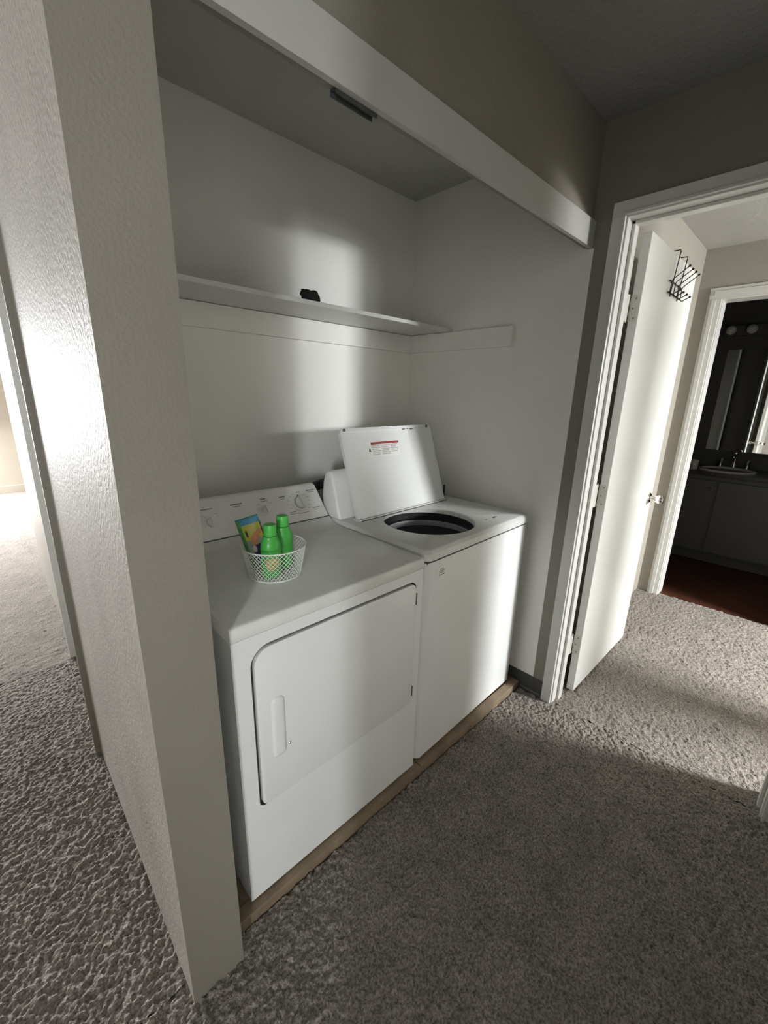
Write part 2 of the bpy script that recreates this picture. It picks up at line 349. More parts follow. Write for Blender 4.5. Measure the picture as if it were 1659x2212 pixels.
# left side: opening beyond the closet, next wall, far living room recess
struct('trim_corner', bx(.128, PX1, YB + .08, YB + .095, ZB, 2.1), M['hall'], 'thin shaded edge trim on the end of the glossy partition wall', 'trim')
struct('wall_passage_head', bx(PX0, PX1, YB + .095, 2.64, 2.1, ZC), M['hall'], 'beige wall over the side passage opening', 'wall')
b = NB(); box(b, .190, .310, 2.64, 4.08, ZB, ZC)
struct('wall_left', b, M['hall'], 'grey-beige wall end beyond the side passage at far left', 'wall')
struct('trim_left', bx(.160, .310, 2.625, 2.64, ZB, 2.1), M['trim'], 'white casing on the wall end beyond the side passage', 'trim')
struct('wall_passage_back', bx(1.2, 1.32, YB + .08, 2.76, ZB, ZC), M['hall'], 'end wall of the dim side passage', 'wall')
struct('wall_passage_side', bx(.310, 1.2, 2.64, 2.76, ZB, ZC), M['hall'], 'side wall of the dim side passage', 'wall')
struct('wall_recess', bx(.310, 2.5, 3.96, 4.08, ZB, ZC), M['far'], 'cream wall of the far living room recess', 'wall')
struct('wall_recess_side', bx(2.5, 2.62, 3.96, 7.88, ZB, ZC), M['far'], 'cream side wall of the far living room recess', 'wall')
struct('baseboard_far', bx(-.3, 2.5, 7.742, 7.76, ZB, .085), M['far'], 'low cream baseboard under the far living room wall', 'baseboard')
# bedroom shell
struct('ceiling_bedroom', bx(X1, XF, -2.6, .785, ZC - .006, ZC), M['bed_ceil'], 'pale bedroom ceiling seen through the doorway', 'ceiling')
struct('wall_bedroom_side', bx(X1, XF, .785, .905, ZB, ZC), M['bed'], 'pale bedroom wall behind the open door', 'wall')
BY0, BY1, BZ = -.13, .64, 2.09
b = NB(); box(b, XF, XF + .12, BY1 + .018, .905, ZB, ZC); box(b, XF, XF + .12, BY0 - .018, BY1 + .018, BZ + .018, ZC); box(b, XF, XF + .12, -2.72, BY0 - .018, ZB, ZC)
struct('wall_bedroom_far', b, M['bed'], 'beige bedroom wall around the dark bathroom doorway', 'wall')
fb = thing('trim_bathroom_doorway', 'white painted frame of the dark bathroom doorway', 'door frame', (XF, .25, 0), kind='structure')
obj('jamb', bx(XF - .002, XF + .122, BY1, BY1 + .018, ZB, BZ), M['trim'], fb); obj('jamb', bx(XF - .002, XF + .122, BY0 - .018, BY0, ZB, BZ), M['trim'], fb)
obj('head_jamb', bx(XF - .002, XF + .122, BY0 - .018, BY1 + .018, BZ, BZ + .018), M['trim'], fb)
def casing_wide(ya, yb, parent):
    b = NB(); box(b, XF - .012, XF, ya, yb, ZB, BZ + .006); mid = (ya + yb) / 2; box(b, XF - .018, XF - .0121, mid - .006, mid + .02, ZB, BZ + .006)
    return obj('casing', b, M['trim'], parent, bevel=.002)
casing_wide(BY1 + .006, BY1 + .075, fb); casing_wide(BY0 - .075, BY0 - .006, fb)
b = NB(); box(b, XF - .012, XF, BY0 - .075, BY1 + .075, BZ + .006, BZ + .075); box(b, XF - .018, XF - .0121, BY0 - .05, BY1 + .05, BZ + .03, BZ + .056)
obj('head_casing', b, M['trim'], fb, bevel=.002)
# bathroom shell
XB0, XB1 = XF + .12, 5.25
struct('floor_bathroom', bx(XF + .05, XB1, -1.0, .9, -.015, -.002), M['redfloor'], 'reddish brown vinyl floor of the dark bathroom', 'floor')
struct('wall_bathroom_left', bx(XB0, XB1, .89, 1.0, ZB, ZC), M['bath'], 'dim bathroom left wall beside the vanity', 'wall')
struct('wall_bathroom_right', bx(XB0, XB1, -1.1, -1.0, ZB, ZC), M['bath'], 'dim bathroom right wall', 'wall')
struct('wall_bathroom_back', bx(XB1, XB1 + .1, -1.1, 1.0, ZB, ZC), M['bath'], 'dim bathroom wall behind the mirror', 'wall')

# ---- open bedroom door
HX = 1.978
d1 = thing('door_1', 'white flat bedroom door standing open against the wall', 'door', (HX, .632, 0), kind='structure')
obj('slab', bx(HX, 2.735, .615, .650, .012, 2.072), M['door'], d1, bevel=.002)
for (z0, z1) in ((.222, .324), (.985, 1.085), (1.757, 1.853)):
    hb = NB(); prism_x(hb, rrect(.622, .652, z0, z1, (.012, .0015, .0015, .012), 5), HX - .0025, HX + .001)
    hg = obj('hinge', hb, M['paintedmetal'], d1, label='painted door hinge with screws')
    kb = NB(); tube(kb, [(HX - .011, .660, z0 - .003), (HX - .011, .660, z1 + .003)], .0065, 12)
    for q in range(1, 5): zz = z0 + (z1 - z0) * q / 5; tube(kb, [(HX - .011, .660, zz - .0008), (HX - .011, .660, zz + .0008)], .0073, 12)
    obj('knuckle', kb, M['paintedmetal'], hg, smooth=True)
    obj('jamb_leaf', bx(X1 - .030, HX - .012, .6525, .6555, z0, z1), M['paintedmetal'], hg)
    for (yy, zz) in ((.632, z0 + .012), (.640, z0 + .5 * (z1 - z0)), (.632, z1 - .012)):
        sb = NB(); lathe(sb, [(.0034, 0), (.0030, .0016)], (HX - .0025, yy, zz), (-1, 0, 0), 10); obj('screw', sb, M['screw'], hg)
kx, kz = 2.675, .925
kb = NB(); lathe(kb, [(.030, 0), (.030, .004), (.026, .009), (.012, .011), (.0105, .030), (.016, .036), (.0235, .048), (.0255, .060), (.022, .071), (.010, .075)], (kx, .615, kz), (0, -1, 0), 28)
obj('knob', kb, M['chrome'], d1, smooth=35)
kb = NB(); lathe(kb, [(.030, 0), (.030, .004), (.026, .009), (.012, .011), (.0105, .030), (.016, .036), (.0235, .048), (.0255, .060), (.022, .071), (.010, .075)], (kx, .650, kz), (0, 1, 0), 28)
obj('knob', kb, M['chrome'], d1, smooth=35)
obj('latch_plate', bx(2.7345, 2.7362, .620, .645, kz - .03, kz + .03), M['chrome'], d1)

# ---- over-the-door hook rack
rk = thing('hook_rack', 'black wire over-door hook rack with ball-tipped hooks on open door', 'hook rack', (2.39, .612, 1.9))
yr = .6105
for xs in (2.335, 2.457):
    b = NB(); tube(b, [(xs, .6525, 2.045), (xs, .6525, 2.080), (xs, .650, 2.083), (xs, .603, 2.084), (xs, .600, 2.080), (xs - .003, yr - .003, 1.96), (xs - .004, yr, 1.90)], .0022, 8)
    obj('strap', b, M['blackwire'], rk, smooth=True)
for zz in (1.957, 1.912):
    b = NB(); tube(b, [(2.285, yr - .003, zz), (2.495, yr - .003, zz)], .0028, 8); obj('crossbar', b, M['blackwire'], rk, smooth=True)
for xs in (2.30, 2.36, 2.42, 2.48):
    yh = yr - .006
    up = [(xs, yh, 1.915), (xs, yh, 1.957), (xs, yh - .004, 1.964), (xs, .548, 2.006)]
    lo = [(xs, yh, 1.925), (xs, yh, 1.912), (xs, yh - .004, 1.904), (xs, yh - .011, 1.9025), (xs, .567, 1.917)]
    b = NB(); tube(b, up, .0021, 8); tube(b, lo, .0021, 8)
    hk = obj('hook', b, M['blackwire'], rk, smooth=True)
    for tip in (up[-1], lo[-1]):
        b = NB(); ball(b, tip, .0052); obj('ball_tip', b, M['blackwire'], hk, smooth=True)

# ================================================================== CLOSET FITTINGS
sh = thing('wall_shelf', 'long white wooden shelf across the closet back wall', 'shelf', (1.05, 1.56, 1.67))
obj('board', bx(PX1, XE, 1.418, YB, 1.762, 1.778), M['trim'], sh, bevel=.0015)
obj('cleat', bx(PX1, XE - .019, YB - .018, YB, 1.673, 1.7605), M['closet'], sh, bevel=.0015)
obj('cleat', bx(XE - .018, XE, 1.07, YB, 1.673, 1.7605), M['closet'], sh, bevel=.0015)
# threshold board and raised closet floor
struct('floor_closet', bx(PX1, XE, .868, YB, -.02, .030), M['ply'], 'brown subfloor under the washer and dryer', 'floor')
strip = thing('trim_threshold', 'unfinished pine threshold board along the closet opening', 'trim', (1.05, .848, 0), kind='structure')
obj('board', bx(PX1 + .002, 1.045, .828, .868, ZB, .034), M['wood'], strip, bevel=.002)
obj('board', bx(1.047, XE - .014, .828, .868, ZB, .036), M['wood'], strip, bevel=.002)
# leftover bifold track bracket under the header
v = thing('track_bracket', 'short dark metal bracket left under the closet header board', 'bracket', (.66, .793, 2.013))
b = NB(); prism_x(b, [(.784, 2.013), (.784, 2.002), (.787, 2.002), (.787, 2.009), (.800, 2.009), (.800, 2.002), (.803, 2.002), (.803, 2.013)], .605, .712)
obj('channel', b, M['vent'], v)
for xx in (.63, .69):
    b = NB(); lathe(b, [(.004, 0), (.003, .002)], (xx, .793, 2.009), (0, 0, -1), 10); obj('screw', b, M['screw'], v)

# crumpled black cloth on the shelf
def cloth():
    b = NB(); bmesh.ops.create_icosphere(b, subdivisions=4, radius=1)
    from mathutils import noise
    for vv in b.verts:
        p = vv.co.copy(); nx = p.x
        h = 1.0 + .28 * noise.noise(p * 2.2 + Vector((3, 1, 0))) + .16 * noise.noise(p * 5 + Vector((1, 7, 2)))
        x = p.x * .046 * h; y = p.y * .030 * h; z = p.z * .020 * h * (1.15 if nx > 0 else .9)
        z += .010 * max(0, -nx) ** 1.5 + .003; x -= .012 * max(0, -nx) ** 3 * (1 if p.z > 0 else .2)
        vv.co = Vector((x, y, z))
    zmin = min(vv.co.z for vv in b.verts)
    for vv in b.verts:
        vv.co.z = max(vv.co.z - zmin - .006, 0); c, s = math.cos(.45), math.sin(.45)
        x, y = vv.co.x, vv.co.y; vv.co = Vector((.995 + c * x - s * y, 1.452 + s * x + c * y, 1.778 + vv.co.z))
    o = obj('black_cloth', b, M['cloth'], None, smooth=60); tag(o, 'small crumpled black cloth lying on the white shelf', 'cloth')
cloth()

# ================================================================== DRYER
DX0, DX1, DF, DB, DZ0, DZT = .340, 1.022, .852, 1.49, .040, .920
dr = thing('dryer', 'white front-loading clothes dryer beside the partition wall', 'dryer', (.681, 1.17, .03))
fl = DF + .004
# cabinet: front plate with door pocket, sides, back
GX0, GX1, GZ0, GZ1 = .385, .990, .352, .846
b = NB(); outer = [(DX0, DZ0), (DX1, DZ0), (DX1, .880), (DX0, .880)]
pocket = rrect(GX0, GX1, GZ0, GZ1, (.018, .018, .03, .055), 8)
A, B = plate_with_hole(b, outer, pocket, lambda x, z: (x, DF, z))
Cc = [b.verts.new((p.co.x, DF + .014, p.co.z)) for p in B]
for k in range(len(B)): b.faces.new((B[k], B[(k + 1) % len(B)], Cc[(k + 1) % len(B)], Cc[k]))
b.faces.new(Cc)
K = [b.verts.new((x, DB, z)) for x, z in outer]
for k in range(4): b.faces.new((A[k], A[(k + 1) % 4], K[(k + 1) % 4], K[k]))
b.faces.new(K)
body = obj('cabinet', b, [M['enamel'], M['steel_side'], M['gap']], dr)
for p in body.data.polygons:
    c = p.center + Vector((.681, 1.17, .03))
    if abs(p.normal.x) > .9 and (c.x < DX0 + .01 or c.x > DX1 - .01): p.material_index = 1
    if GX0 - .001 < c.x < GX1 + .001 and c.y > DF + .003 and c.y < DF + .02: p.material_index = 2  # door groove coloured dark as its shade
# door slab, nearly flush, wider reveal on the top and latch side
b = NB(); loop = rrect(GX0 + .0095, GX1 - .002, GZ0 + .002, GZ1 - .0085, (.015, .016, .025, .047), 8)
prism_y(b, loop, DF - .003, DF + .0138)
dd = obj('door', b, M['enamel'], dr, bevel=.0025, seg=2, smooth=30)
# moulded pull
b = NB(); n = 14; loops = []
for (ins, dep) in ((0, 0.0), (.002, .003), (.006, .0055), (.011, .0065)):
    rt = .0195 - ins; rb = max(.012 - ins, .001)
    lp = rrect(.431 + ins, .472 - ins, .489 + ins, .681 - ins, (rb, rb, rt, rt), 6)
    loops.append([b.verts.new((x, DF - .0025 - dep, z)) for x, z in lp])
for P, Q in zip(loops, loops[1:]):
    for k in range(len(P)): b.faces.new((P[k], P[(k + 1) % len(P)], Q[(k + 1) % len(P)], Q[k]))
b.faces.new(loops[-1]); b.faces.new(loops[0][::-1])
obj('handle', b, M['enamel'], dd, smooth=60)
b = NB(); lathe(b, [(.004, 0), (.004, .002), (.0025, .0035)], (.482, DF - .003, .512), (0, -1, 0), 12); obj('glint_dot', b, M['chrome'], dd, smooth=True)  # chrome dot standing in for a highlight beside the pull
for zz in (.776, .402): obj('door_hinge', bx(.9905, .9955, DF - .0015, DF + .004, zz - .022, zz + .022), M['gap'], dr)
# top panel with rolled front edge and cove up to the console
prof = [(DF, .880), (DF - .002, .884), (DF - .002, .910), (DF + .001, .917), (DF + .007, .9205), (1.30, .9215), (1.345, .925), (1.372, .935), (1.384, .947), (1.40, .947), (1.40, .880)]
b = NB(); prism_x(b, prof, DX0 - .001, DX1 + .001)
obj('top_panel', b, M['enamel_top'], dr, bevel=.0015, smooth=35)
obj('seam', bx(DX0 + .002, DX1 - .002, 1.3835, 1.40, .947, .9495), M['gap'], dr)
# control console, tilted face
CY0, CZ0, CY1, CZ1 = 1.385, .949, 1.452, 1.078
b = NB(); cl = [(CY0, CZ0), (CY1, CZ1 - .006), (CY1 + .008, CZ1), (CY1 + .03, CZ1 + .001), (1.50, 1.06), (1.515, CZ0)]
A = [b.verts.new((DX0 + .004 + (.020 * (z - CZ0) / (CZ1 - CZ0)), y, z)) for y, z in cl]; B = [b.verts.new((DX1 - .002 - (.024 * (z - CZ0) / (CZ1 - CZ0)), y, z)) for y, z in cl]
for k in range(len(A)): b.faces.new((A[k], A[(k + 1) % len(A)], B[(k + 1) % len(A)], B[k]))
b.faces.new(A[::-1]); b.faces.new(B)
con = obj('control_console', b, M['plastic'], dr, bevel=.005, seg=3, smooth=35)
tv = Vector((0, CY1 - CY0, CZ1 - .006 - CZ0)).normalized(); nv = Vector((0, -tv.z, tv.y))
def on_console(x, t, out=0.0): return Vector((x, CY0, CZ0)) + tv * t + nv * out
def con_print(x, t, w, h, material=None, name='printed_text'):
    b = NB(); p = [on_console(x - w / 2, t - h / 2, .0006), on_console(x + w / 2, t - h / 2, .0006), on_console(x + w / 2, t + h / 2, .0006), on_console(x - w / 2, t + h / 2, .0006)]
    vs = [b.verts.new(q) for q in p]; b.faces.new(vs); q2 = [b.verts.new(q - nv * .0004) for q in p]
    for k in range(4): b.faces.new((vs[k], vs[(k + 1) % 4], q2[(k + 1) % 4], q2[k]))
    return obj(name, b, material or M['print'], con)
def dial(x, t, rs, name, label=None, pointer=True):
    b = NB(); lathe(b, rs, on_console(x, t), nv, 36); dl = obj(name, b, M['plastic'], dr, smooth=35, label=label)
    b = NB(); r0 = rs[-1][0]; h0 = rs[-1][1]
    c = on_console(x, t, h0); u = Vector((1, 0, 0))
    a = math.radians(100); dirv = u * math.cos(a) + tv * math.sin(a); side = nv.cross(dirv)
    for q in (1,):
        P = [c + dirv * r0 * .95 + side * .003, c - dirv * r0 * .95 + side * .004, c - dirv * r0 * .95 - side * .004, c + dirv * r0 * .95 - side * .003]
        vs = [b.verts.new(p) for p in P] + [b.verts.new(p + nv * .007) for p in P]
        for f in ((0, 1, 2, 3), (7, 6, 5, 4), (0, 4, 5, 1), (1, 5, 6, 2), (2, 6, 7, 3), (3, 7, 4, 0)): b.faces.new([vs[i] for i in f])
    obj('grip', b, M['plastic'], dl, bevel=.0012)
    return dl
dl = dial(.900, .077, [(.036, 0), (.036, .004), (.033, .008), (.0265, .009), (.0255, .009), (.025, .016), (.0235, .019)], 'timer_dial', 'round cycle timer dial')
b = NB(); tube(b, [on_console(.900 + .0262 * math.cos(a), .077 + .0262 * math.sin(a), .0092) for a in [2 * math.pi * k / 40 for k in range(40)]], .0009, 6, closed=True); obj('dial_groove', b, M['gap'], dl)
b = NB(); lathe(b, [(.0024, 0), (.0024, .001)], on_console(.894, .077 + .028, .009), nv, 12); obj('dial_dot', b, M['black'], dl)
dial(.535, .062, [(.022, 0), (.022, .003), (.017, .005), (.0165, .016), (.014, .018)], 'start_knob', 'small start knob at console left')
dial(.745, .072, [(.022, 0), (.022, .003), (.017, .005), (.0165, .016), (.014, .018)], 'temperature_knob', 'selector knob behind the snack pouch')
for (x, t, w, h) in ((.525, .112, .055, .0035), (.640, .113, .045, .005), (.640, .105, .03, .0025), (.748, .117, .022, .006), (.752, .108, .028, .0025), (.828, .112, .026, .005), (.828, .104, .02, .002),
                     (.965, .122, .040, .0045), (.967, .115, .03, .002), (.905, .122, .018, .0025), (.968, .046, .028, .004), (.968, .038, .018, .0018), (.86, .044, .03, .002), (.865, .037, .04, .002), (.905, .033, .05, .002)):
    con_print(x, t, w, h)
for k in range(13):
    a = math.radians(-40 + k * 22)
    if 60 < (-40 + k * 22) < 110: continue
    con_print(.900 + .048 * math.cos(a), .077 + .043 * math.sin(a), .012, .0018, M['print_light'])
for (x, t) in ((.512, .09), (.52, .085), (.56, .092), (.725, .098), (.772, .098)): con_print(x, t, .014, .0018, M['print_light'])
b = NB()
for (lx, ly) in ((DX0 + .05, DF + .06), (DX1 - .05, DF + .06), (DX0 + .05, DB - .06), (DX1 - .05, DB - .06)):
    b2 = NB(); lathe(b2, [(.02, 0), (.02, .006), (.008, .007), (.008, .012)], (lx, ly, .0295), n=14); obj('foot', b2, M['black'], dr)
b.free()

# ================================================================== WASHER
WX0, WX1, WF, WB, WZ0, WT = 1.038, 1.771, .849, 1.50, .046, .936
ROTW = math.radians(1.35)
wa = thing('washer', 'white top-loading clothes washer with its lid standing open', 'washing machine', (WX0, WF, .03), ROTW)
b = NB(); prism_z(b, [(x, y) for x, y in rrect(WX0 + .003, WX1 - .001, WF + .004, WB, (.028, .008, .004, .004), 6)], WZ0, .8885)
b.faces.ensure_lookup_table(); bmesh.ops.delete(b, geom=[f for f in b.faces if min(v.co.z for v in f.verts) > .88], context='FACES')
obj('cabinet', b, M['enamel'], wa, smooth=35)
b = NB(); box(b, WX0 + .012, WX1 - .006, WF + .008, WF + .016, .884, .8975); box(b, WX0 + .008, WX0 + .016, WF + .016, 1.46, .884, .8975); box(b, WX1 - .016, WX1 - .006, WF + .016, 1.46, .884, .8975)
obj('seam', b, M['gap'], wa)  # dark strips painted as the shade inside the open seam
# top panel with round tub opening
HC = (1.343, 1.093); HR = .199
b = NB(); outer = rrect(WX0, WX1, WF, 1.47, (.03, .008, .01, .02), 6)
def ring(r, z, n=56): return [b.verts.new((HC[0] + r * math.cos(2 * math.pi * k / n), HC[1] + r * math.sin(2 * math.pi * k / n), z)) for k in range(n)]
inner = [(HC[0] + HR * math.cos(2 * math.pi * k / 56), HC[1] + HR * math.sin(2 * math.pi * k / 56)) for k in range(56)]
ins = rrect(WX0 + .012, WX1 - .006, WF + .012, 1.462, (.022, .006, .006, .014), 6)
A, B = plate_with_hole(b, ins, inner, lambda x, y: (x, y, WT))
m1 = [b.verts.new((x * .65 + ox * .35, y * .65 + oy * .35, WT - .003)) for (x, y), (ox, oy) in zip(ins, outer)]
m2 = [b.verts.new((x, y, WT - .014)) for x, y in outer]; m3 = [b.verts.new((x, y, .8965)) for x, y in outer]
for P, Q in ((A, m1), (m1, m2), (m2, m3)):
    for k in range(len(P)): b.faces.new((P[k], P[(k + 1) % len(P)], Q[(k + 1) % len(P)], Q[k]))
C1 = ring(HR - .004, WT - .004); C2 = ring(HR - .004, WT - .022)
for P, Q in ((B, C1), (C1, C2)):
    for k in range(56): b.faces.new((P[k], P[(k + 1) % 56], Q[(k + 1) % 56], Q[k]))
obj('top_panel', b, M['enamel_top'], wa, smooth=35)
# tub ring and drum
b = NB(); lathe(b, [(HR - .004, 0), (HR + .004, -.004), (HR + .004, -.034), (HR - .010, -.038)], (HC[0], HC[1], WT - .020), n=56, cap0=False, cap1=False)
obj('tub_ring', b, M['tubdark'], wa, smooth=40)
b = NB(); lathe(b, [(HR - .010, 0), (HR - .012, -.004), (HR - .011, -.026), (HR - .002, -.030)], (HC[0], HC[1], WT - .058), n=56, cap0=False, cap1=False)
obj('balance_ring', b, M['balance'], wa, smooth=40)
b = NB(); lathe(b, [(HR - .002, 0), (HR + .006, -.004), (HR + .006, -.012), (HR, -.014), (HR + .002, -.050), (HR - .002, -.053), (HR + .002, -.056), (HR + .006, -.40), (.05, -.43)], (HC[0], HC[1], WT - .088), n=56, cap0=False, cap1=True)
obj('tub', b, M['tub'], wa, smooth=40)
b = NB(); lathe(b, [(.12, -.46), (.07, -.44), (.045, -.36), (.042, -.22), (.03, -.17), (.015, -.165)], (HC[0], HC[1], WT - .060), n=24); obj('agitator', b, M['tubdark'], wa, smooth=40)
for (x, y, w, hh) in ((1.60, .925, .026, .008), (1.535, .93, .012, .003)): obj('lid_switch', bx(x - w / 2, x + w / 2, y - hh / 2, y + hh / 2, WT - .001, WT + .0012), M['gap'], wa)
for (x, y) in ((WX0 + .05, WF + .06), (WX1 - .05, WF + .06), (WX0 + .05, WB - .06), (WX1 - .05, WB - .06)):
    b2 = NB(); lathe(b2, [(.02, 0), (.02, .008), (.008, .009), (.008, .018)], (x, y, .0295), n=14); obj('foot', b2, M['black'], wa)
# console behind the lid
b = NB(); prism_x(b, [(1.325, WT), (1.335, .965), (1.372, 1.105), (1.385, 1.130), (1.402, 1.140), (1.425, 1.128), (1.440, 1.09), (1.447, 1.02), (1.440, .965), (1.425, WT)], WX0 + .004, WX1 - .012)
cw = obj('control_console', b, M['plastic'], wa, bevel=.016, seg=4, smooth=50)
b = NB(); lathe(b, [(.03, 0), (.03, .01), (.022, .014), (.02, .022)], (1.45, 1.352, 1.03), Vector((0, -.97, .25)), 28); obj('timer_dial', b, M['plastic'], cw, smooth=35)
# open lid leaning back on the console
LX0, LX1 = 1.098, 1.690
lt = Vector((0, .125, .367)).normalized(); ln = Vector((0, -lt.z, lt.y)); L0 = Vector((0, 1.271, .943)); LL = .386
b = NB(); lp = rrect(LX0, LX1, 0, LL, (.004, .004, .022, .022), 6)
for (off, ins) in (): pass
fr0 = [b.verts.new(L0 + Vector((x, 0, 0)) + lt * t) for x, t in lp]
fr1 = [b.verts.new(L0 + Vector((x, 0, 0)) + lt * t - ln * .016) for x, t in lp]
n = len(lp)
lp2 = rrect(LX0 + .006, LX1 - .006, .004, LL - .014, (.003, .003, .018, .018), 6)
in0 = [b.verts.new(L0 + Vector((x, 0, 0)) + lt * t - ln * .0) for x, t in lp2]
in1 = [b.verts.new(L0 + Vector((x, 0, 0)) + lt * t - ln * .004) for x, t in lp2]
for P, Q in ((fr1, fr0), (fr0, in0), (in0, in1)):
    for k in range(n): b.faces.new((P[k], P[(k + 1) % n], Q[(k + 1) % n], Q[k]))
b.faces.new(in1); b.faces.new(fr1[::-1])
lid = obj('lid', b, M['enamel'], wa, smooth=35, label='open lid with printed warning label')
def on_lid(x, t, out=0.0): return L0 + Vector((x, 0, 0)) + lt * t + ln * out
def lid_quad(name, pts, material, out):
    b = NB(); vs = [b.verts.new(on_lid(x, t, -.004 + out)) for x, t in pts]; w2 = [b.verts.new(on_lid(x, t, -.0042)) for x, t in pts]; b.faces.new(vs)
    for k in range(len(vs)): b.faces.new((vs[k], vs[(k + 1) % len(vs)], w2[(k + 1) % len(vs)], w2[k]))
    return obj(name, b, material, lid)
def rect(x0, x1, t0, t1): return [(x0, t0), (x1, t0), (x1, t1), (x0, t1)]
LB = (1.238, 1.438, .252, .318)   # label rectangle x0,x1,t0,t1
lid_quad('label_sheet', rect(LB[0], LB[1], LB[2], LB[3]), M['sticker'], .0004)
lid_quad('label_warning_bar', rect(LB[0] + .022, LB[1], LB[3] - .010, LB[3]), M['print_red'], .0008)
lid_quad('label_triangle', [(LB[0] + .003, LB[2] + .026), (LB[0] + .017, LB[2] + .026), (LB[0] + .010, LB[2] + .042)], M['black'], .0008)
for ci, (x0, x1) in enumerate(((LB[0] + .024, LB[0] + .078), (LB[0] + .084, LB[0] + .138), (LB[0] + .144, LB[1] - .002))):
    for r in range(6 - (ci == 2)):
        lid_quad('label_text', rect(x0, x1 - random.uniform(0, .022), LB[3] - .018 - r * .0078, LB[3] - .0135 - r * .0078), M['print_light'], .0008)
for (x, t, w, h) in ((1.49, .369, .02, .007), (1.517, .371, .014, .005), (1.545, .3685, .028, .007), (1.578, .372, .012, .004), (1.66, .373, .014, .006)):
    k = [(x + w * (.5 * math.cos(a) * random.uniform(.7, 1.1)), t + h * (.5 * math.sin(a) * random.uniform(.6, 1.1))) for a in [2 * math.pi * q / 9 for q in range(9)]]
    b = NB(); vs = [b.verts.new(on_lid(px, pt, .0004)) for px, pt in k]; w2 = [b.verts.new(on_lid(px, pt, -.001)) for px, pt in k]; b.faces.new(vs)
    for q in range(9): b.faces.new((vs[q], vs[(q + 1) % 9], w2[(q + 1) % 9], w2[q]))
    obj('chipped_spot', b, M['rust'], lid)
for x in (LX0 + .022, LX1 - .03):
    b = NB(); lathe(b, [(.006, -.004), (.006, .004), (.003, .007)], on_lid(x, LL - .008), ln, 14); obj('bumper', b, M['gap'], lid)
obj('hinge_strip', bx(LX0 - .004, LX1 + .01, 1.262, 1.300, WT - .001, WT + .006), M['enamel_top'], wa, bevel=.002)
obj('hinge_gap', bx(LX0 + .01, LX1 + .004, 1.256, 1.262, WT - .0005, WT + .0012), M['gap'], wa)
obj('lid_spring', bx(LX1 + .001, LX1 + .006, 1.276, 1.284, WT, WT + .075), M['black'], wa)
# round sticker on the front
b = NB(); lathe(b, [(.0275, 0), (.0275, .0014)], (1.128, WF + .0044, .836), (0, -1, 0), 40); st = obj('sticker', b, M['sticker'], wa, label='round white sticker with printed lines')
for (dx, dz, w) in ((0, .013, .024), (0, .0065, .034), (-.003, 0, .026), (-.013, -.0085, .010), (0, -.0085, .009), (.012, -.0085, .011)):
    obj('sticker_text', bx(1.128 + dx - w / 2, 1.128 + dx + w / 2, WF + .0024, WF + .0031, .836 + dz - .0014, .836 + dz + .0014), M['print'], st)

# black hose behind the machines
hs = thing('drain_hose', 'thick black hose behind the dryer and washer consoles', 'hose', (1.06, 1.60, .03))
b = NB(); pts = [(1.02, 1.56, .032), (1.02, 1.58, .5), (1.03, 1.585, .88), (1.055, 1.585, 1.00), (1.09, 1.585, 1.030), (1.15, 1.585, 1.040), (1.24, 1.59, 1.03), (1.29, 1.60, .96), (1.30, 1.60, .6), (1.30, 1.60, .032)]
def smooth_path(pts, k=6):
    out = []; P = [Vector(p) for p in pts]
    for i in range(len(P) - 1):
        p0, p1, p2, p3 = P[max(i - 1, 0)], P[i], P[i + 1], P[min(i + 2, len(P) - 1)]
        for q in range(k):
            t = q / k; out.append(.5 * ((2 * p1) + (p2 - p0) * t + (2 * p0 - 5 * p1 + 4 * p2 - p3) * t * t + (3 * p1 - p0 - 3 * p2 + p3) * t ** 3))
    out.append(P[-1]); return out
sp = smooth_path(pts, 8); tube(b, sp, [.021 + (.0025 if i % 2 else 0) for i in range(len(sp))], 12); obj('hose_body', b, M['black'], hs, smooth=60)
b = NB(); tube(b, [(1.045, 1.585, .975), (1.062, 1.585, 1.008)], .027, 14); obj('hose_clamp', b, M['black'], hs)

# ================================================================== BASKET AND ITS CONTENTS
BC = (.580, 1.062); BZ0 = .9225
bk = thing('wire_basket', 'round white wire mesh basket standing on the dryer top', 'basket', (BC[0], BC[1], BZ0))
def bring(r, z, n=48): return [(BC[0] + r * math.cos(2 * math.pi * k / n), BC[1] + r * math.sin(2 * math.pi * k / n), z) for k in range(n)]
R0, R1, ZR0, ZR1 = .076, .0925, BZ0 + .0022, BZ0 + .092
b = NB(); tube(b, bring(R1, ZR1), .0021, 8, closed=True); obj('rim', b, M['wire'], bk, smooth=True)
b = NB(); tube(b, bring(R0, ZR0), .0020, 8, closed=True); obj('base_ring', b, M['wire'], bk, smooth=True)
NW = 44
for s in (1, -1):
    b = NB()
    for k in range(NW):
        a0 = 2 * math.pi * k / NW; pts = []
        for q in range(9):
            t = q / 8; a = a0 + s * .95 * t; r = R0 + (R1 - R0) * t + s * .0004; pts.append((BC[0] + r * math.cos(a), BC[1] + r * math.sin(a), ZR0 + (ZR1 - ZR0) * t))
        tube(b, pts, .00075, 5, caps=False)
    o = obj('mesh_wires', b, M['wire'], bk); o['kind'] = 'stuff'
b = NB()
for k in range(-6, 7):
    d = k * .0118; hh = math.sqrt(max(R0 ** 2 - d ** 2, 0))
    if hh > .005:
        tube(b, [(BC[0] + d, BC[1] - hh, ZR0), (BC[0] + d, BC[1] + hh, ZR0)], .0008, 5); tube(b, [(BC[0] - hh, BC[1] + d, ZR0 + .0008), (BC[0] + hh, BC[1] + d, ZR0 + .0008)], .0008, 5)
o = obj('base_wires', b, M['wire'], bk); o['kind'] = 'stuff'
